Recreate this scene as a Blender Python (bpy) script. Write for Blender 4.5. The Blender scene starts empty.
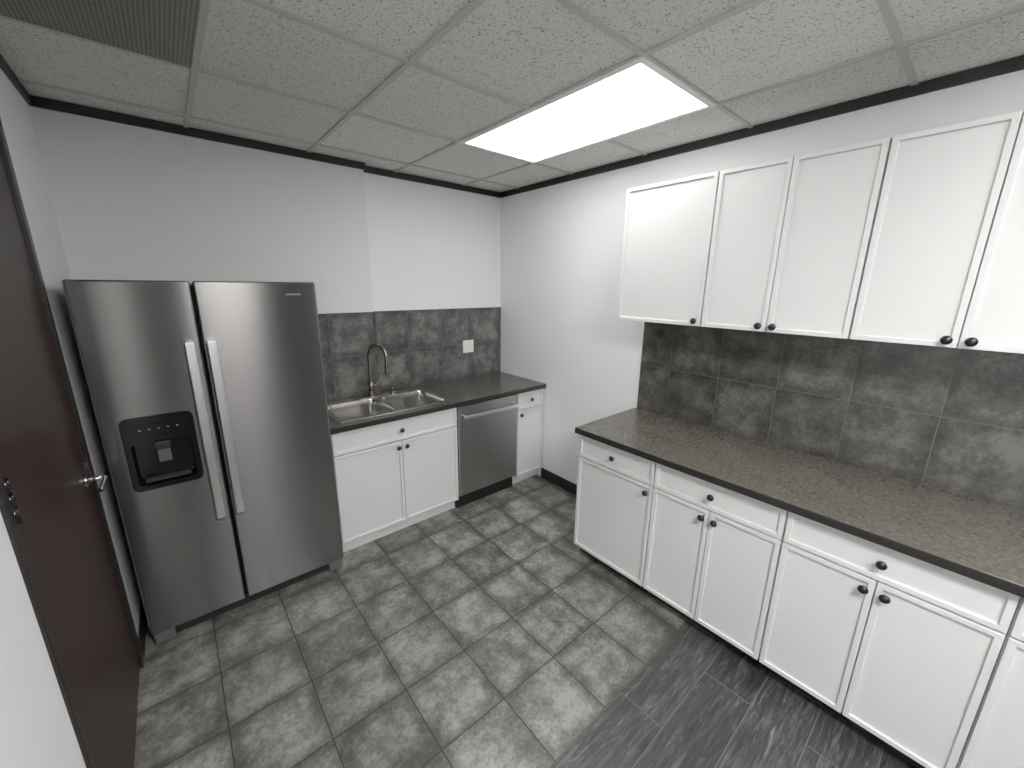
import bpy, bmesh, math, random
from mathutils import Vector, Matrix
random.seed(4)
S=bpy.context.scene
COL=S.collection

# ------------------------------------------------------------------ dims
XL,XR=-0.344,2.458
YB,YF=3.061,-2.6
ZC=2.568
H=1.7606
FUR_X,FUR_Y=1.18,3.0
CT=0.915

# ------------------------------------------------------------------ node helpers
def new_mat(name):
    m=bpy.data.materials.new(name); m.use_nodes=True
    nt=m.node_tree; b=nt.nodes['Principled BSDF']
    return m,nt,b
def simple(name,col,rough=.5,metal=0,spec=None,noise=0,nscale=8,bump=0,bscale=200):
    m,nt,b=new_mat(name)
    b.inputs['Base Color'].default_value=(*col,1); b.inputs['Roughness'].default_value=rough; b.inputs['Metallic'].default_value=metal
    if spec is not None: b.inputs['Specular IOR Level'].default_value=spec
    geo=nt.nodes.new('ShaderNodeNewGeometry')
    if noise:
        n=nt.nodes.new('ShaderNodeTexNoise'); n.inputs['Scale'].default_value=nscale; n.inputs['Detail'].default_value=4
        nt.links.new(geo.outputs['Position'],n.inputs['Vector'])
        mx=mixc(nt,[c*(1-noise) for c in col],[min(1,c*(1+noise)) for c in col]); nt.links.new(n.outputs['Fac'],mx.inputs[0]); nt.links.new(mx.outputs[2],b.inputs['Base Color'])
    if bump:
        n=nt.nodes.new('ShaderNodeTexNoise'); n.inputs['Scale'].default_value=bscale; n.inputs['Detail'].default_value=2
        nt.links.new(geo.outputs['Position'],n.inputs['Vector'])
        bp=nt.nodes.new('ShaderNodeBump'); bp.inputs['Strength'].default_value=bump; bp.inputs['Distance'].default_value=.002
        nt.links.new(n.outputs['Fac'],bp.inputs['Height']); nt.links.new(bp.outputs['Normal'],b.inputs['Normal'])
    return m
def mixc(nt,a=None,b=None,fac=.5,mode='MIX'):
    mx=nt.nodes.new('ShaderNodeMix'); mx.data_type='RGBA'; mx.blend_type=mode; mx.inputs[0].default_value=fac
    if a is not None: mx.inputs[6].default_value=(*a,1)
    if b is not None: mx.inputs[7].default_value=(*b,1)
    return mx
def ramp(nt,stops):
    r=nt.nodes.new('ShaderNodeValToRGB'); e=r.color_ramp.elements
    e[0].position=stops[0][0]; e[0].color=(*stops[0][1],1); e[1].position=stops[-1][0]; e[1].color=(*stops[-1][1],1)
    for p,c in stops[1:-1]:
        q=e.new(p); q.color=(*c,1)
    return r
def sc(k,*cols): return tuple(tuple(c*k for c in col) for col in cols)
def vecmap(nt,axes,off=(0,0)):
    geo=nt.nodes.new('ShaderNodeNewGeometry'); sp=nt.nodes.new('ShaderNodeSeparateXYZ'); cb=nt.nodes.new('ShaderNodeCombineXYZ')
    nt.links.new(geo.outputs['Position'],sp.inputs[0])
    for i,a in enumerate(axes):
        ad=nt.nodes.new('ShaderNodeMath'); ad.operation='SUBTRACT'; ad.inputs[1].default_value=off[i]
        nt.links.new(sp.outputs[a],ad.inputs[0]); nt.links.new(ad.outputs[0],cb.inputs[i])
    return cb,geo
def brick(nt,vec,w,h,mortar,offset=0.0,freq=2,smooth=.1):
    t=nt.nodes.new('ShaderNodeTexBrick'); t.offset=offset; t.offset_frequency=freq; t.squash=1
    t.inputs['Scale'].default_value=1; t.inputs['Brick Width'].default_value=w; t.inputs['Row Height'].default_value=h
    t.inputs['Mortar Size'].default_value=mortar; t.inputs['Mortar Smooth'].default_value=smooth; t.inputs['Bias'].default_value=0
    t.inputs['Color1'].default_value=(0,0,0,1); t.inputs['Color2'].default_value=(1,1,1,1); t.inputs['Mortar'].default_value=(.5,.5,.5,1)
    nt.links.new(vec.outputs[0],t.inputs['Vector']); return t
def noise(nt,src,scale,detail=6,rough=.6,dist=0):
    n=nt.nodes.new('ShaderNodeTexNoise'); n.inputs['Scale'].default_value=scale; n.inputs['Detail'].default_value=detail
    n.inputs['Roughness'].default_value=rough; n.inputs['Distortion'].default_value=dist
    nt.links.new(src,n.inputs['Vector']); return n
def madd(nt,a,m,c):
    q=nt.nodes.new('ShaderNodeMath'); q.operation='MULTIPLY_ADD'; nt.links.new(a,q.inputs[0]); q.inputs[1].default_value=m
    if isinstance(c,(int,float)): q.inputs[2].default_value=c
    else: nt.links.new(c,q.inputs[2])
    return q.outputs[0]
def tile_mat(name,axes,off,size,cols,grout,rough,mortar=.0025,tint=.25,edge=.10):
    m,nt,b=new_mat(name)
    cb,geo=vecmap(nt,axes,off)
    br=brick(nt,cb,size[0],size[1],mortar)
    be=brick(nt,cb,size[0],size[1],.06,smooth=1.0)     # wide soft band = darker glaze toward tile edges
    va=nt.nodes.new('ShaderNodeVectorMath'); va.operation='MULTIPLY_ADD'
    nt.links.new(br.outputs['Color'],va.inputs[0]); va.inputs[1].default_value=(7,9,5); nt.links.new(geo.outputs['Position'],va.inputs[2])
    n1=noise(nt,va.outputs[0],7.0,7,.72,.0); n2=noise(nt,va.outputs[0],60,3,.7)
    a1=madd(nt,n2.outputs['Fac'],.36,-.18)
    ad=nt.nodes.new('ShaderNodeMath'); ad.operation='ADD'; nt.links.new(n1.outputs['Fac'],ad.inputs[0]); nt.links.new(a1,ad.inputs[1])
    v=madd(nt,be.outputs['Fac'],-edge,ad.outputs[0])
    r=ramp(nt,[(.31,cols[0]),(.46,cols[1]),(.62,cols[2])]); nt.links.new(v,r.inputs[0])
    tm=madd(nt,br.outputs['Color'],tint,1-tint/2)
    mu=nt.nodes.new('ShaderNodeVectorMath'); mu.operation='MULTIPLY'; nt.links.new(r.outputs[0],mu.inputs[0]); nt.links.new(tm,mu.inputs[1])
    mx=mixc(nt,None,grout); nt.links.new(br.outputs['Fac'],mx.inputs[0]); nt.links.new(mu.outputs[0],mx.inputs[6])
    nt.links.new(mx.outputs[2],b.inputs['Base Color'])
    rr=nt.nodes.new('ShaderNodeMapRange'); rr.inputs['To Min'].default_value=rough; rr.inputs['To Max'].default_value=.8
    nt.links.new(br.outputs['Fac'],rr.inputs['Value']); nt.links.new(rr.outputs[0],b.inputs['Roughness'])
    bp=nt.nodes.new('ShaderNodeBump'); bp.inputs['Distance'].default_value=.002; bp.inputs['Strength'].default_value=.35
    hm=nt.nodes.new('ShaderNodeMath'); hm.operation='SUBTRACT'; nt.links.new(n1.outputs['Fac'],hm.inputs[0]); nt.links.new(br.outputs['Fac'],hm.inputs[1])
    nt.links.new(hm.outputs[0],bp.inputs['Height']); nt.links.new(bp.outputs['Normal'],b.inputs['Normal'])
    return m

# ------------------------------------------------------------------ materials
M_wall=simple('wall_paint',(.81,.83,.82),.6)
M_wall_shaded=simple('wall_furring_shaded',(.745,.765,.757),.6)  # same wall paint, dimmer light on the furred section put into the colour
M_wallgrey=simple('wall_paint_grey',(.05,.05,.05),.6)
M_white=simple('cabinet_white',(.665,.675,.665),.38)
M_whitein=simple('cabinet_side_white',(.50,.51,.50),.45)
M_black=simple('black_vinyl',(.005,.005,.0055),.5)
M_blackgloss=simple('black_gloss',(.004,.004,.0045),.15,spec=.35)
M_knob=simple('knob_black',(.004,.004,.005),.3)
M_dark=simple('dark_void',(.015,.015,.015),.8)
M_door=simple('door_brown',(.026,.0125,.0098),.42,noise=.3,nscale=6,spec=.3)
M_frame=simple('door_frame_dark',(.010,.006,.0055),.4)
M_chrome=simple('satin_chrome',(.55,.55,.55),.22,1)
M_nickel=simple('brushed_nickel',(.30,.275,.245),.25,1)
M_plastic=simple('white_plastic',(.80,.80,.78),.3)
M_grid=simple('grid_metal',(.50,.50,.445),.5)
M_ctrl=simple('dark_grey_plastic',(.014,.014,.016),.4)
M_grey=simple('grey_bracket',(.10,.10,.107),.45)
M_dgrey=simple('dark_grey_paddle',(.03,.03,.032),.35)
M_fridgeside=simple('fridge_side_grey',(.05,.05,.053),.45)

def steel(name,col,rough,aniso,grain='X'):
    """brushed steel: grain runs along X, so highlights smear along Z"""
    m,nt,b=new_mat(name)
    b.inputs['Metallic'].default_value=1
    geo=nt.nodes.new('ShaderNodeNewGeometry'); mp=nt.nodes.new('ShaderNodeMapping')
    mp.inputs['Scale'].default_value=(2,2,700) if grain=='X' else (700,700,2)
    nt.links.new(geo.outputs['Position'],mp.inputs['Vector'])
    n=noise(nt,mp.outputs[0],1,2,.5)
    mx=mixc(nt,[c*.88 for c in col],[c*1.12 for c in col]); nt.links.new(n.outputs['Fac'],mx.inputs[0]); nt.links.new(mx.outputs[2],b.inputs['Base Color'])
    b.inputs['Roughness'].default_value=rough; b.inputs['Anisotropic'].default_value=aniso
    cb=nt.nodes.new('ShaderNodeCombineXYZ'); cb.inputs[2 if grain=='X' else 0].default_value=1
    nt.links.new(cb.outputs[0],b.inputs['Tangent'])
    return m
M_steel=steel('fridge_steel',(.215,.207,.204),.25,1.0)
M_steel2=steel('dishwasher_steel',(.48,.475,.47),.30,1.0)
M_handle=steel('handle_steel',(.80,.80,.80),.38,.3,'Z')
M_sink=simple('sink_steel',(.60,.585,.56),.2,1)

def counter_mat(name,c0,c1,c2):
    m,nt,b=new_mat(name)
    geo=nt.nodes.new('ShaderNodeNewGeometry')
    n1=noise(nt,geo.outputs['Position'],60,5,.82,.3); n2=noise(nt,geo.outputs['Position'],9,3,.6)
    v=madd(nt,n2.outputs['Fac'],.18,n1.outputs['Fac'])
    r=ramp(nt,[(.44,c0),(.59,c1),(.76,c2)]); nt.links.new(v,r.inputs[0])
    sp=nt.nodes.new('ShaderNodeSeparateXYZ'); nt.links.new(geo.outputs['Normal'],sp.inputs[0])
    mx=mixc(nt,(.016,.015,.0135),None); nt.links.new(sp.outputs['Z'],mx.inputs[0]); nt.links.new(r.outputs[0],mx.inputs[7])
    nt.links.new(mx.outputs[2],b.inputs['Base Color'])
    b.inputs['Roughness'].default_value=.24; b.inputs['Specular IOR Level'].default_value=.45
    return m
M_ctR=counter_mat('countertop_laminate',*sc(.92,(.050,.043,.035),(.092,.081,.067),(.160,.143,.120)))
M_ctB=counter_mat('countertop_laminate_sink',*sc(.85,(.050,.046,.042),(.078,.071,.065),(.12,.110,.102)))

M_floor=tile_mat('floor_stone_tile','XY',(.554-.31*4,.7358-.311*12),(.311,.311),sc(.80,(.068,.065,.056),(.155,.151,.134),(.32,.313,.285)),(.026,.025,.022),.35,.0026,.35,.12)
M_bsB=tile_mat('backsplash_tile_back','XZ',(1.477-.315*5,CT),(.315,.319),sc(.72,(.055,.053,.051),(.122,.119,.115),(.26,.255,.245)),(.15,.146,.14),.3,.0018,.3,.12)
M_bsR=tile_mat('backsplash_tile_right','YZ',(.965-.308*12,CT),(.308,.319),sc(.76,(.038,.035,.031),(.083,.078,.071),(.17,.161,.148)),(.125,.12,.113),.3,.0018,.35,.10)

def plank_mat():
    m,nt,b=new_mat('floor_wood_plank_tile')
    cb,geo=vecmap(nt,'XY',(.05,.7358-.2*20))
    br=brick(nt,cb,.62,.2,.0022,.38,2)
    mp=nt.nodes.new('ShaderNodeMapping'); mp.inputs['Scale'].default_value=(1,9,1)
    va=nt.nodes.new('ShaderNodeVectorMath'); va.operation='MULTIPLY_ADD'
    nt.links.new(br.outputs['Color'],va.inputs[0]); va.inputs[1].default_value=(7,9,5); nt.links.new(geo.outputs['Position'],va.inputs[2])
    nt.links.new(va.outputs[0],mp.inputs['Vector'])
    n1=noise(nt,mp.outputs[0],5.0,7,.80,.8)
    r=ramp(nt,[(.33,(.010,.0097,.0093)),(.50,(.032,.031,.030)),(.60,(.075,.073,.070)),(.74,(.20,.196,.19))]); nt.links.new(n1.outputs['Fac'],r.inputs[0])
    tm=madd(nt,br.outputs['Color'],.5,.75)
    mu=nt.nodes.new('ShaderNodeVectorMath'); mu.operation='MULTIPLY'; nt.links.new(r.outputs[0],mu.inputs[0]); nt.links.new(tm,mu.inputs[1])
    mx=mixc(nt,None,(.10,.097,.093)); nt.links.new(br.outputs['Fac'],mx.inputs[0]); nt.links.new(mu.outputs[0],mx.inputs[6])
    nt.links.new(mx.outputs[2],b.inputs['Base Color']); b.inputs['Roughness'].default_value=.38
    bp=nt.nodes.new('ShaderNodeBump'); bp.inputs['Distance'].default_value=.0015; bp.inputs['Strength'].default_value=.4
    nt.links.new(n1.outputs['Fac'],bp.inputs['Height']); nt.links.new(bp.outputs['Normal'],b.inputs['Normal'])
    return m
M_plank=plank_mat()

def ceil_mat():
    m,nt,b=new_mat('acoustic_ceiling_tile')
    geo=nt.nodes.new('ShaderNodeNewGeometry')
    n1=noise(nt,geo.outputs['Position'],135,2,.6,.3)
    r=ramp(nt,[(.34,(.26,.25,.23)),(.43,(.76,.75,.72))]); nt.links.new(n1.outputs['Fac'],r.inputs[0])
    cb,g2=vecmap(nt,'XY',(-.39-.61*4,-2.075-.61*4)); br=brick(nt,cb,.61,.61,.0)
    tm=madd(nt,br.outputs['Color'],.12,.9)
    mu=nt.nodes.new('ShaderNodeVectorMath'); mu.operation='MULTIPLY'; nt.links.new(r.outputs[0],mu.inputs[0]); nt.links.new(tm,mu.inputs[1])
    nt.links.new(mu.outputs[0],b.inputs['Base Color']); b.inputs['Roughness'].default_value=.85
    return m
M_ceil=ceil_mat()
def lens_mat(nm,st):
    m,nt,b=new_mat(nm)
    b.inputs['Emission Strength'].default_value=st
    b.inputs['Emission Color'].default_value=(1,.998,.985,1); b.inputs['Base Color'].default_value=(.8,.8,.8,1)
    return m
M_lensA=lens_mat('light_lens_a',5.8)
M_fillB=lens_mat('fill_lens_b',34)  # emitter of an added, unseen fill panel, not a known fixture
M_fillC=lens_mat('fill_lens_c',5)  # likewise added fill, out of view

# ------------------------------------------------------------------ mesh helpers
def link(o,parent=None):
    COL.objects.link(o)
    if parent: o.parent=parent
    return o
def empty(name,loc=(0,0,0),rz=0):
    e=bpy.data.objects.new(name,None); e.location=loc; e.rotation_euler=(0,0,rz); e.empty_display_size=.1
    return link(e)
def mesh_obj(name,bm,mat,parent=None,bevel=0,seg=2,smooth=False,loc=(0,0,0)):
    me=bpy.data.meshes.new(name); bmesh.ops.recalc_face_normals(bm,faces=bm.faces); bm.to_mesh(me); bm.free()
    for mm in (mat if isinstance(mat,(list,tuple)) else [mat]): me.materials.append(mm)
    o=bpy.data.objects.new(name,me); o.location=loc; link(o,parent)
    if bevel:
        md=o.modifiers.new('bevel','BEVEL'); md.width=bevel; md.segments=seg; md.limit_method='ANGLE'; md.angle_limit=math.radians(40)
        if seg>1: smooth=True
    if smooth:
        for p in me.polygons: p.use_smooth=True
        md=o.modifiers.new('wn','WEIGHTED_NORMAL'); md.keep_sharp=True
    return o
def bm_box(bm,x0,x1,y0,y1,z0,z1):
    r=bmesh.ops.create_cube(bm,size=1)
    for v in r['verts']:
        v.co=Vector((x0+(v.co.x+.5)*(x1-x0),y0+(v.co.y+.5)*(y1-y0),z0+(v.co.z+.5)*(z1-z0)))
    return r['verts']
def box(name,x0,x1,y0,y1,z0,z1,mat,parent=None,bevel=0,seg=2):
    cx,cy,cz=(x0+x1)/2,(y0+y1)/2,(z0+z1)/2
    bm=bmesh.new(); bm_box(bm,x0-cx,x1-cx,y0-cy,y1-cy,z0-cz,z1-cz)
    return mesh_obj(name,bm,mat,parent,bevel,seg,loc=(cx,cy,cz))
def cyl(name,p0,p1,r,mat,parent=None,r2=None,seg=24,bevel=0):
    p0=Vector(p0);p1=Vector(p1);d=p1-p0
    bm=bmesh.new(); bmesh.ops.create_cone(bm,cap_ends=True,segments=seg,radius1=r,radius2=r if r2 is None else r2,depth=d.length)
    q=d.to_track_quat('Z','Y').to_matrix().to_4x4(); bmesh.ops.transform(bm,matrix=q,verts=bm.verts)
    o=mesh_obj(name,bm,mat,parent,bevel,2,loc=(p0+p1)/2)
    for p in o.data.polygons: p.use_smooth=len(p.vertices)<=4
    return o
def curve_mesh(cu,name,mat,parent):
    tmp=bpy.data.objects.new('tmp',cu); COL.objects.link(tmp)
    dg=bpy.context.evaluated_depsgraph_get(); dg.update()
    me=bpy.data.meshes.new_from_object(tmp.evaluated_get(dg)); bpy.data.objects.remove(tmp); bpy.data.curves.remove(cu)
    me.name=name; me.materials.clear(); me.materials.append(mat)
    o=bpy.data.objects.new(name,me); link(o,parent); return o
def tube(name,pts,r,mat,parent=None):
    cu=bpy.data.curves.new('c','CURVE'); cu.dimensions='3D'; cu.bevel_depth=r; cu.bevel_resolution=5; cu.use_fill_caps=True
    sp=cu.splines.new('POLY'); sp.points.add(len(pts)-1)
    for i,p in enumerate(pts): sp.points[i].co=(*p,1)
    o=curve_mesh(cu,name,mat,parent)
    for p in o.data.polygons: p.use_smooth=True
    return o
def rrect(x0,x1,y0,y1,r,n=6):
    P=[]
    for cx,cy,a in ((x1-r,y1-r,0),(x0+r,y1-r,90),(x0+r,y0+r,180),(x1-r,y0+r,270)):
        for i in range(n+1):
            t=math.radians(a+90*i/n); P.append((cx+r*math.cos(t),cy+r*math.sin(t)))
    return P
def plate_with_holes(name,outer,holes,z,thick,mat,parent,bevel=.0):
    cu=bpy.data.curves.new('c','CURVE'); cu.dimensions='2D'; cu.fill_mode='BOTH'; cu.extrude=thick/2; cu.bevel_depth=bevel; cu.bevel_resolution=2
    for L in [outer]+holes:
        sp=cu.splines.new('POLY'); sp.points.add(len(L)-1); sp.use_cyclic_u=True
        for i,p in enumerate(L): sp.points[i].co=(p[0],p[1],0,1)
    o=curve_mesh(cu,name,mat,parent); o.location=(0,0,z); return o

# ------------------------------------------------------------------ room shell
T=.12
bm=bmesh.new()
def quad(bm,x0,x1,y0,y1,z,mi):
    vs=[bm.verts.new(p) for p in ((x0,y0,z),(x1,y0,z),(x1,y1,z),(x0,y1,z))]; f=bm.faces.new(vs); f.material_index=mi
quad(bm,XL-T,XR+T,.7358,YB+T,0,0); quad(bm,XL-T,XR+T,YF-T,.7358,0,1)
o=mesh_obj('floor',bm,[M_floor,M_plank])
for p in o.data.polygons:
    if p.normal.z<0: p.flip()
box('wall_back',XL-T,XR+T,YB,YB+T,0,ZC+.1,M_wall)
box('wall_back_furring',XL,FUR_X,FUR_Y,YB,0,ZC,M_wall_shaded)
box('wall_right',XR,XR+T,YF,YB,0,ZC+.1,M_wall)
box('wall_front',XL-T,XR+T,YF-T,YF,0,ZC+.1,M_wallgrey)
DY0,DY1,DZ=1.31,2.29,2.30
bm=bmesh.new()
bm_box(bm,XL-T,XL,YF,DY0,0,ZC+.1); bm_box(bm,XL-T,XL,DY1,YB,0,ZC+.1); bm_box(bm,XL-T,XL,DY0,DY1,DZ,ZC+.1)
mesh_obj('wall_left',bm,M_wall)
box('ceiling',XL-T,XR+T,YF-T,YB+T,ZC+.006,ZC+.06,M_ceil)

g=empty('ceiling_grid',(0,0,ZC))
gx=[-.39+.61*i for i in range(1,5)]; gy=[-2.075+.61*i for i in range(0,9)]
for i,x in enumerate(gx): box('tbar_long_%d'%i,x-.011,x+.011,YF,YB,-.002,.008,M_grid,g)
for i,y in enumerate(gy):
    if abs(y-1.585)<.05: segs=[(XL,1.44),(2.05,XR)]
    else: segs=[(XL,XR)]
    for j,(a,b) in enumerate(segs): box('tbar_cross_%d_%d'%(i,j),a,b,y-.011,y+.011,-.0025,.0075,M_grid,g)
t=empty('trim_1',(0,0,ZC))
tb=.040
box('trim_back_right',FUR_X,XR,YB-.012,YB,-tb,.004,M_black,t)
box('trim_back_left',XL,FUR_X+.012,FUR_Y-.012,FUR_Y,-tb,.004,M_black,t)
box('trim_jog',FUR_X,FUR_X+.012,FUR_Y,YB,-tb,.004,M_black,t)
box('trim_right',XR-.012,XR,YF,YB,-tb,.004,M_black,t)
box('trim_left',XL,XL+.012,YF,YB,-tb,.004,M_black,t)
box('trim_front',XL,XR,YF,YF+.012,-tb,.004,M_black,t)

def light_panel(cx,cy,mat,nm='ceiling_light_panel'):
    e=empty(nm,(cx,cy,ZC))
    w,l=.275,.58
    box('lens',-w,w,-l,l,-.001,.004,mat,e)
    for i,(a,b,c,d) in enumerate(((-w-.03,-w,-l-.03,l+.03),(w,w+.03,-l-.03,l+.03),(-w,w,-l-.03,-l),(-w,w,l,l+.03))):
        box('frame_%d'%i,a,b,c,d,-.004,.005,M_plastic,e)
light_panel(1.745,1.585,M_lensA); light_panel(.525,-.855,M_fillB); light_panel(1.745,-.855,M_fillC)  # panels behind the camera are unseen, added as fill light

v=empty('ceiling_air_vent',(0,0,ZC))
vx0,vx1,vy0,vy1=XL+.012,.208,1.597,2.183
box('backing',vx0,vx1,vy0,vy1,.0,.0055,M_dark,v)
M_egg=simple('vent_grille',(.24,.228,.213),.5)
bm=bmesh.new(); n=44
for i in range(n+1):
    x=vx0+(vx1-vx0)*i/n; y=vy0+(vy1-vy0)*i/n
    bm_box(bm,x-.0024,x+.0024,vy0,vy1,-.0015,.001); bm_box(bm,vx0,vx1,y-.0024,y+.0024,-.002,.0015)
mesh_obj('lattice',bm,M_egg,v)

box('baseboard_right',XR-.01,XR,1.49,2.43,0,.10,M_black,None,.003)
box('baseboard_left',XL,XL+.01,YF,1.29,0,.10,M_black,None,.003)
box('baseboard_left.001',XL,XL+.01,2.31,FUR_Y,0,.10,M_black,None,.003)
box('baseboard_front',XL+.01,XR-.01,YF,YF+.01,0,.10,M_black,None,.003)

# ------------------------------------------------------------------ door in left wall
d=empty('door_1',(XL,0,0))
box('leaf',-.045,-.004,DY0+.045,DY1-.05,.008,DZ-.045,M_door,d,.002,1)
box('jamb_near',-.10,.008,DY0,DY0+.04,0,DZ,M_frame,d,.002,1)
box('jamb_far',-.10,.008,DY1-.045,DY1,0,DZ,M_frame,d,.002,1)
box('jamb_head',-.10,.008,DY0,DY1,DZ-.04,DZ,M_frame,d,.002,1)
for i,z in enumerate((.25,1.27,2.0)):
    box('hinge_leaf_%d'%i,-.004,.0,DY0+.045,DY0+.075,z-.055,z+.055,M_blackgloss,d)
    for j in range(3):
        cyl('hinge_knuckle_%d_%d'%(i,j),(.006,DY0+.045,z-.055+j*.037),(.006,DY0+.045,z-.055+j*.037+.0362),.0085,M_blackgloss,d,seg=16)
hy,hz=DY1-.05-.085,1.0
cyl('rose',(-.004,hy,hz),(.006,hy,hz),.031,M_chrome,d,bevel=.002)
cyl('spindle',(.004,hy,hz),(.05,hy,hz),.011,M_chrome,d)
tube('lever',[(.045,hy+.005,hz),(.052,hy-.01,hz),(.054,hy-.03,hz),(.054,hy-.07,hz-.001),(.052,hy-.11,hz-.004),(.047,hy-.122,hz-.006)],.0095,M_chrome,d)
box('strike_lip',-.004,.004,DY1-.055,DY1-.046,hz-.05,hz+.05,M_chrome,d)

# ------------------------------------------------------------------ cabinets (local frame: face toward -Y, width +X)
def shaker(name,x0,x1,z0,z1,parent,rail=.027):
    th=.019; w=x1-x0;h=z1-z0
    bm=bmesh.new(); bm_box(bm,-w/2,w/2,-th/2,th/2,-h/2,h/2)
    f=[min(bm.faces,key=lambda q:q.calc_center_median().y)]
    bmesh.ops.inset_region(bm,faces=f,thickness=rail,depth=0)
    bmesh.ops.inset_region(bm,faces=f,thickness=.0015,depth=0)
    for vv in f[0].verts: vv.co.y+=.010
    o=mesh_obj(name,bm,M_white,parent,0,1,loc=((x0+x1)/2,-th/2,(z0+z1)/2))
    md=o.modifiers.new('bevel','BEVEL'); md.width=.0012; md.segments=1; md.limit_method='ANGLE'; md.angle_limit=math.radians(35)
    return o
def knob(x,z,parent,i):
    y=-.019
    cyl('knob_stem_%d'%i,(x,y,z),(x,y-.014,z),.006,M_knob,parent,seg=12)
    bm=bmesh.new(); bmesh.ops.create_uvsphere(bm,u_segments=20,v_segments=12,radius=.0165)
    for vv in bm.verts: vv.co.y*=.62
    o=mesh_obj('knob_%d'%i,bm,M_knob,parent,loc=(x,y-.02,z))
    for p in o.data.polygons: p.use_smooth=True
G=.0038
def base_cab(name,loc,rz,w,depth,doors,toe,toemat,ztop=.875,toe_in=.06,knob_side=1,hollow=False):
    e=empty(name,loc,rz)
    d=depth
    if hollow:
        box('side_a',.001,.019,0,d,toe,ztop,M_whitein,e); box('side_b',w-.019,w-.001,0,d,toe,ztop,M_whitein,e)
        box('bottom',.019,w-.019,0,d,toe,toe+.018,M_whitein,e); box('back',.019,w-.019,d-.006,d,toe+.018,ztop-.20,M_whitein,e)
        box('front_panel',.019,w-.019,0,.012,toe+.018,ztop,M_whitein,e)
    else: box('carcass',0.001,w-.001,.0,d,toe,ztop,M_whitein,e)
    box('toe_kick',0.001,w-.001,toe_in,d,0,toe,toemat,e)
    zd=ztop-.155
    shaker('drawer_front',G,w-G,zd+G,ztop-.006,e)
    knob(w/2,(zd+ztop)/2,e,0)
    zb=toe+.004
    if doors==1:
        shaker('door',G,w-G,zb,zd-G,e); knob(w-.035 if knob_side>0 else .035,zd-.045,e,1)
    else:
        shaker('door_left',G,w/2-G/2,zb,zd-G,e); shaker('door_right',w/2+G/2,w-G,zb,zd-G,e)
        knob(w/2-.03,zd-.045,e,1); knob(w/2+.03,zd-.045,e,2)
    return e
def wall_cab(name,loc,rz,w,depth,h,doors):
    e=empty(name,loc,rz)
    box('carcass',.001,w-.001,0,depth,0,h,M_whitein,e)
    if doors==1:
        shaker('door',G,w-G,.001,h-.001,e); knob(w-.032,.028,e,0)
    else:
        shaker('door_left',G,w/2-G/2,.001,h-.001,e); shaker('door_right',w/2+G/2,w-G,.001,h-.001,e)
        knob(w/2-.03,.028,e,0); knob(w/2+.03,.028,e,1)
    return e
R90=-math.pi/2
XBF=1.8525
ys=[1.495,.975,.375,-.235,-.845]
for i in range(4):
    base_cab('base_cabinet' if i==0 else 'base_cabinet.%03d'%i,(XBF,ys[i],0),R90,ys[i]-ys[i+1],XR-XBF-.001,1 if i==0 else 2,.085,M_black)
XUF=2.147
yu=[1.488,.965,.3486,-.262,-.87]
for i in range(4):
    wall_cab('wall_cabinet' if i==0 else 'wall_cabinet.%03d'%i,(XUF,yu[i],1.5576),R90,yu[i]-yu[i+1],XR-XUF-.001,.7512,1 if i==0 else 2)
YBF=2.445
base_cab('sink_base_cabinet',(.637,YBF,0),0,.90,FUR_Y-YBF-.001,2,.10,M_white,toe_in=.05,hollow=True)
base_cab('base_cabinet.004',(2.143,YBF,0),0,XR-2.143-.012,YB-YBF-.001,1,.10,M_white,toe_in=.05,knob_side=-1)

# ------------------------------------------------------------------ countertops
def grid_slab(name,xs,ysn,drop,z0,z1,mat,bevel):
    bm=bmesh.new(); V={}
    def vert(i,j,k):
        if (i,j,k) not in V: V[(i,j,k)]=bm.verts.new((xs[i],ysn[j],(z0,z1)[k]))
        return V[(i,j,k)]
    cells={(i,j) for i in range(len(xs)-1) for j in range(len(ysn)-1)}-set(drop)
    for (i,j) in cells:
        bm.faces.new([vert(i,j,1),vert(i+1,j,1),vert(i+1,j+1,1),vert(i,j+1,1)])
        bm.faces.new([vert(i,j,0),vert(i,j+1,0),vert(i+1,j+1,0),vert(i+1,j,0)])
        for (di,dj,a,b) in ((-1,0,(i,j),(i,j+1)),(1,0,(i+1,j),(i+1,j+1)),(0,-1,(i,j),(i+1,j)),(0,1,(i,j+1),(i+1,j+1))):
            if (i+di,j+dj) not in cells: bm.faces.new([vert(*a,0),vert(*b,0),vert(*b,1),vert(*a,1)])
    return mesh_obj(name,bm,mat,None,bevel,2)
SX0,SX1,SY0,SY1=.70,1.52,2.455,2.965
grid_slab('countertop',[XBF-.05,XR-.001],[-.87,1.508],[],.876,CT,M_ctR,.004)
grid_slab('countertop.001',[.632,SX0+.02,FUR_X+.001,SX1-.02,XR-.001],[2.404,SY0+.02,SY1-.02,FUR_Y-.001,YB-.001],[(1,1),(2,1),(0,3),(1,3)],.876,CT,M_ctB,.004)

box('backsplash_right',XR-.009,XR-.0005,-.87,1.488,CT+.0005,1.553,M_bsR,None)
b=empty('backsplash_back',(0,0,0))
box('tiles_left',.50,FUR_X,FUR_Y-.009,FUR_Y-.0005,CT+.0005,1.553,M_bsB,b)
box('tiles_right',FUR_X+.0005,XR-.001,YB-.009,YB-.0005,CT+.0005,1.553,M_bsB,b)
box('tiles_return',FUR_X+.0005,FUR_X+.009,FUR_Y-.009,YB-.009,CT+.0005,1.553,M_bsB,b)

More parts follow.
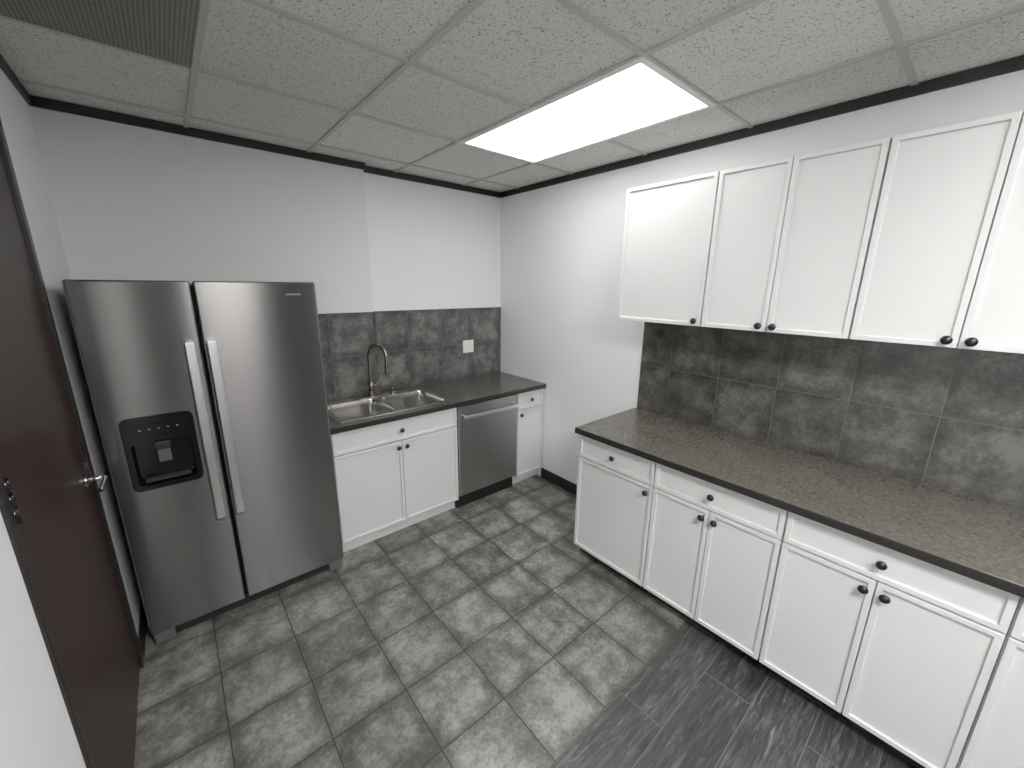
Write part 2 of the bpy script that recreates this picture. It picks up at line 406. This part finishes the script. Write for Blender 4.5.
# ------------------------------------------------------------------ sink
s=empty('kitchen_sink',(0,0,0))
mid=(SX0+SX1)/2
B=[(SX0+.03,mid-.015,SY0+.03,SY1-.09),(mid+.015,SX1-.03,SY0+.03,SY1-.09)]
plate_with_holes('rim',rrect(SX0,SX1,SY0,SY1,.03),[rrect(*q,.05) for q in B],CT+.0035,.003,M_sink,s,.0012)
for i,q in enumerate(B):
    bm=bmesh.new(); loops=[]
    for (ins,z,r) in ((-.001,CT+.004,.051),(.002,CT-.004,.05),(.006,CT-.05,.05),(.010,CT-.14,.05),(.016,CT-.158,.05),(.032,CT-.168,.045),(.07,CT-.171,.03)):
        L=[bm.verts.new((x,y,z)) for x,y in rrect(q[0]+ins,q[1]-ins,q[2]+ins,q[3]-ins,r)]
        if loops:
            P=loops[-1]
            for k in range(len(L)): bm.faces.new([P[k],P[(k+1)%len(L)],L[(k+1)%len(L)],L[k]])
        loops.append(L)
    bm.faces.new(loops[-1])
    me=mesh_obj('bowl_%d'%i,bm,M_sink,s)
    for p in me.data.polygons: p.use_smooth=True
    cx,cy=(q[0]+q[1])/2,(q[2]+q[3])/2
    cyl('drain_ring_%d'%i,(cx,cy,CT-.171),(cx,cy,CT-.168),.045,M_chrome,s)
    cyl('drain_%d'%i,(cx,cy,CT-.169),(cx,cy,CT-.1675),.032,M_ctrl,s)
fx,fy=1.09,SY1-.043
zz=CT+.005
f=empty('kitchen_faucet',(fx,fy,zz))
plate_with_holes('deck_plate',rrect(-.12,.12,-.028,.028,.027),[],.003,.004,M_nickel,f,.001)
cyl('base',(0,0,.004),(0,0,.05),.024,M_nickel,f,r2=.021,bevel=.002)
cyl('body',(0,0,.05),(0,0,.12),.0185,M_nickel,f)
pts=[(0,0,.11),(0,0,.2),(0,0,.315)]
ra=.09
for k in range(1,17):
    a=math.pi*k/16; pts.append((0,-(ra-ra*math.cos(a)),.315+ra*math.sin(a)))
pts.append((0,-2*ra,.29)); dirx=.35
pts=[(-p[1]*dirx,p[1]*.94,p[2]) for p in pts]
tube('gooseneck',pts,.0135,M_nickel,f)
ex,ey=pts[-1][0],pts[-1][1]
cyl('spray_head',(ex,ey,.305),(ex,ey,.20),.0155,M_nickel,f,r2=.0195,bevel=.002)
cyl('spray_tip',(ex,ey,.20),(ex,ey,.195),.016,M_ctrl,f)
cyl('handle_hub',(.015,0,.085),(.04,0,.085),.014,M_nickel,f)
tube('handle_lever',[(.035,0,.085),(.05,0,.105),(.062,0,.15),(.066,0,.175)],.006,M_nickel,f)
sd=empty('soap_dispenser',(fx+.17,fy,zz))
cyl('collar',(0,0,0),(0,0,.02),.02,M_nickel,sd,bevel=.002)
cyl('pump',(0,0,.02),(0,0,.055),.011,M_nickel,sd)
tube('nozzle',[(0,.005,.055),(0,-.02,.058),(0,-.06,.052)],.007,M_nickel,sd)

o=empty('wall_outlet',(2.07,YB-.009,1.205))
box('cover_plate',-.058,.058,-.006,0,-.058,.058,M_plastic,o,.003)
for i,x in enumerate((-.023,.023)):
    box('device_%d'%i,x-.0165,x+.0165,-.009,-.005,-.034,.034,M_plastic,o,.001,1)
    if i==0:
        for z in (-.018,.012):
            box('slot_a_%d'%(z>0),x-.007,x-.005,-.0095,-.008,z,z+.009,M_dark,o); box('slot_b_%d'%(z>0),x+.005,x+.007,-.0095,-.008,z,z+.009,M_dark,o)
    else: box('rocker',x-.012,x+.012,-.012,-.008,-.028,.028,M_plastic,o,.002,1)

# ------------------------------------------------------------------ dishwasher
dw=empty('dishwasher',(1.54,2.424,0)); W=.598
box('tub',.003,W-.003,.03,.56,.11,.872,M_ctrl,dw)
box('door_panel',.004,W-.004,0,.03,.125,.868,M_steel2,dw,.006,3)
box('control_edge',.006,W-.006,.002,.028,.8685,.8735,M_blackgloss,dw)
box('toe_panel',.006,W-.006,.05,.07,.0,.12,M_black,dw)
box('side_leg_a',.006,.03,.07,.5,0,.11,M_black,dw); box('side_leg_b',W-.03,W-.006,.07,.5,0,.11,M_black,dw)
hp=[]
for k in range(13):
    tt=k/12; x=.035+(W-.07)*tt; hp.append((x,-.045-.012*math.sin(math.pi*tt),.79))
bm=bmesh.new(); prev=None
for (x,y,z) in hp:
    L=[bm.verts.new(p) for p in ((x,y-.007,z-.013),(x,y+.007,z-.013),(x,y+.007,z+.013),(x,y-.007,z+.013))]
    if prev:
        for k in range(4): bm.faces.new([prev[k],prev[(k+1)%4],L[(k+1)%4],L[k]])
    else: bm.faces.new(L)
    prev=L
bm.faces.new(prev)
mesh_obj('handle',bm,M_handle,dw,.003,2)
for i,x in enumerate((.045,W-.045)): box('handle_mount_%d'%i,x-.01,x+.01,-.042,.002,.78,.80,M_handle,dw,.002,1)

# ------------------------------------------------------------------ refrigerator
FX0,FX1,FY=-.2964,.611,2.319
SPL=.095; FH=1.7635
fr=empty('refrigerator',(0,FY,0))
box('cabinet',FX0+.006,FX1-.006,.075,.655,.03,FH-.015,M_fridgeside,fr,.004,2)
box('gasket',FX0+.012,FX1-.012,.062,.078,.09,FH-.03,M_black,fr)
dx0,dx1,dz0,dz1=-.237,.015,.835,1.18
LX0,LX1=FX0,SPL-.004
zb,zt=.085,FH
bm=bmesh.new()
xs=[LX0,dx0+.01,dx1-.01,LX1]; zs=[zb,dz0+.01,dz1-.01,zt]; VV={}
def vv(i,j,k):
    if (i,j,k) not in VV: VV[(i,j,k)]=bm.verts.new((xs[i],(0,.06)[k],zs[j]))
    return VV[(i,j,k)]
for i in range(3):
    for j in range(3):
        if (i,j)!=(1,1): bm.faces.new([vv(i,j,0),vv(i+1,j,0),vv(i+1,j+1,0),vv(i,j+1,0)])
        bm.faces.new([vv(i,j,1),vv(i,j+1,1),vv(i+1,j+1,1),vv(i+1,j,1)])
for i in range(3):
    for j in (0,3): bm.faces.new([vv(i,j,0),vv(i+1,j,0),vv(i+1,j,1),vv(i,j,1)])
for j in range(3):
    for i in (0,3): bm.faces.new([vv(i,j,0),vv(i,j+1,0),vv(i,j+1,1),vv(i,j,1)])
o=mesh_obj('freezer_door',bm,M_steel,fr,.010,4)
box('fresh_food_door',SPL+.004,FX1,0,.06,zb,zt,M_steel,fr,.010,4)
bm=bmesh.new()
def ringloop(P,y): return [bm.verts.new((p[0],y,p[1])) for p in P]
NN=5
L0=ringloop(rrect(dx0,dx1,dz0,dz1,.028,NN),.001); L1=ringloop(rrect(dx0,dx1,dz0,dz1,.028,NN),-.006)
L2=ringloop(rrect(dx0+.022,dx1-.022,dz0+.022,dz1-.12,.02,NN),-.006); L3=ringloop(rrect(dx0+.03,dx1-.03,dz0+.032,dz1-.125,.02,NN),.050)
for A,Bb in ((L0,L1),(L1,L2),(L2,L3)):
    for k in range(len(A)): bm.faces.new([A[k],A[(k+1)%len(A)],Bb[(k+1)%len(A)],Bb[k]])
bm.faces.new(L3)
mesh_obj('dispenser_housing',bm,M_blackgloss,fr)
cxd=(dx0+dx1)/2
box('dispenser_control_strip',dx0+.04,dx1-.04,-.008,-.0055,dz1-.085,dz1-.035,M_blackgloss,fr,.002,1)
M_mark=simple('icon_grey',(.25,.26,.28),.5)
for k in range(5): box('control_mark_%d'%k,dx0+.058+k*.032,dx0+.066+k*.032,-.0086,-.0078,dz1-.062,dz1-.058,M_mark,fr)
box('dispenser_chute',cxd-.03,cxd+.03,.005,.045,dz1-.165,dz1-.128,M_ctrl,fr,.006,2)
box('dispenser_paddle',cxd-.024,cxd+.024,.03,.04,dz0+.11,dz1-.165,M_grey,fr,.006,2)
box('drip_tray',dx0+.045,dx1-.045,.0,.045,dz0+.034,dz0+.044,M_dgrey,fr,.003,1)
def fhandle(name,x,z0,z1):
    bm=bmesh.new(); prev=None; N=20
    for k in range(N+1):
        tt=k/N; z=z0+(z1-z0)*tt; y=-.048-.012*math.sin(math.pi*tt)
        L=[bm.verts.new(p) for p in ((x-.018,y-.006,z),(x+.018,y-.006,z),(x+.018,y+.008,z),(x-.018,y+.008,z))]
        if prev:
            for q in range(4): bm.faces.new([prev[q],prev[(q+1)%4],L[(q+1)%4],L[q]])
        else: bm.faces.new(L)
        prev=L
    bm.faces.new(prev); mesh_obj(name,bm,M_handle,fr,.004,2)
    for i,z in enumerate((z0+.03,z1-.03)): box(name+'_mount_%d'%i,x-.012,x+.012,-.045,.004,z-.025,z+.025,M_handle,fr,.003,2)
fhandle('freezer_handle',.050,.62,1.50); fhandle('fridge_handle',.130,.62,1.50)
M_badge=simple('badge_grey',(.30,.30,.30),.4)
for k in range(7): box('badge_letter_%d'%k,.468+k*.0098,.4745+k*.0098,-.0015,.001,FH-.066,FH-.057,M_badge,fr)
box('base_grille',FX0+.03,FX1-.03,.045,.08,.02,.08,M_black,fr)
for i,(a,b_) in enumerate(((FX0+.005,FX0+.085),(FX1-.085,FX1-.005))):
    box('foot_bracket_%d'%i,a,b_,.02,.075,.012,.075,M_grey,fr,.006,2)
    cyl('foot_%d'%i,((a+b_)/2,.05,0),((a+b_)/2,.05,.02),.02,M_grey,fr)
    box('rear_foot_%d'%i,a,b_,.58,.64,0,.03,M_black,fr)

# ------------------------------------------------------------------ camera
cd=bpy.data.cameras.new('camera'); cam=bpy.data.objects.new('camera',cd); COL.objects.link(cam)
yaw,pit,rol=.8633,.2438,.0111
r0=Vector((math.sin(yaw),-math.cos(yaw),0)); fw=Vector((math.cos(yaw)*math.cos(pit),math.sin(yaw)*math.cos(pit),-math.sin(pit)))
u0=r0.cross(fw); r=math.cos(rol)*r0+math.sin(rol)*u0; u=math.cos(rol)*u0-math.sin(rol)*r0
Mx=Matrix((r,u,-fw)).transposed().to_4x4(); Mx.translation=(0,0,H); cam.matrix_world=Mx
cd.sensor_width=36; cd.lens=397.85/1024*36; cd.clip_start=.02
S.camera=cam
w=bpy.data.worlds.new('world'); S.world=w; w.use_nodes=True; w.node_tree.nodes['Background'].inputs[1].default_value=.0
S.view_settings.view_transform='Standard'; S.view_settings.exposure=.30; S.view_settings.gamma=1.2
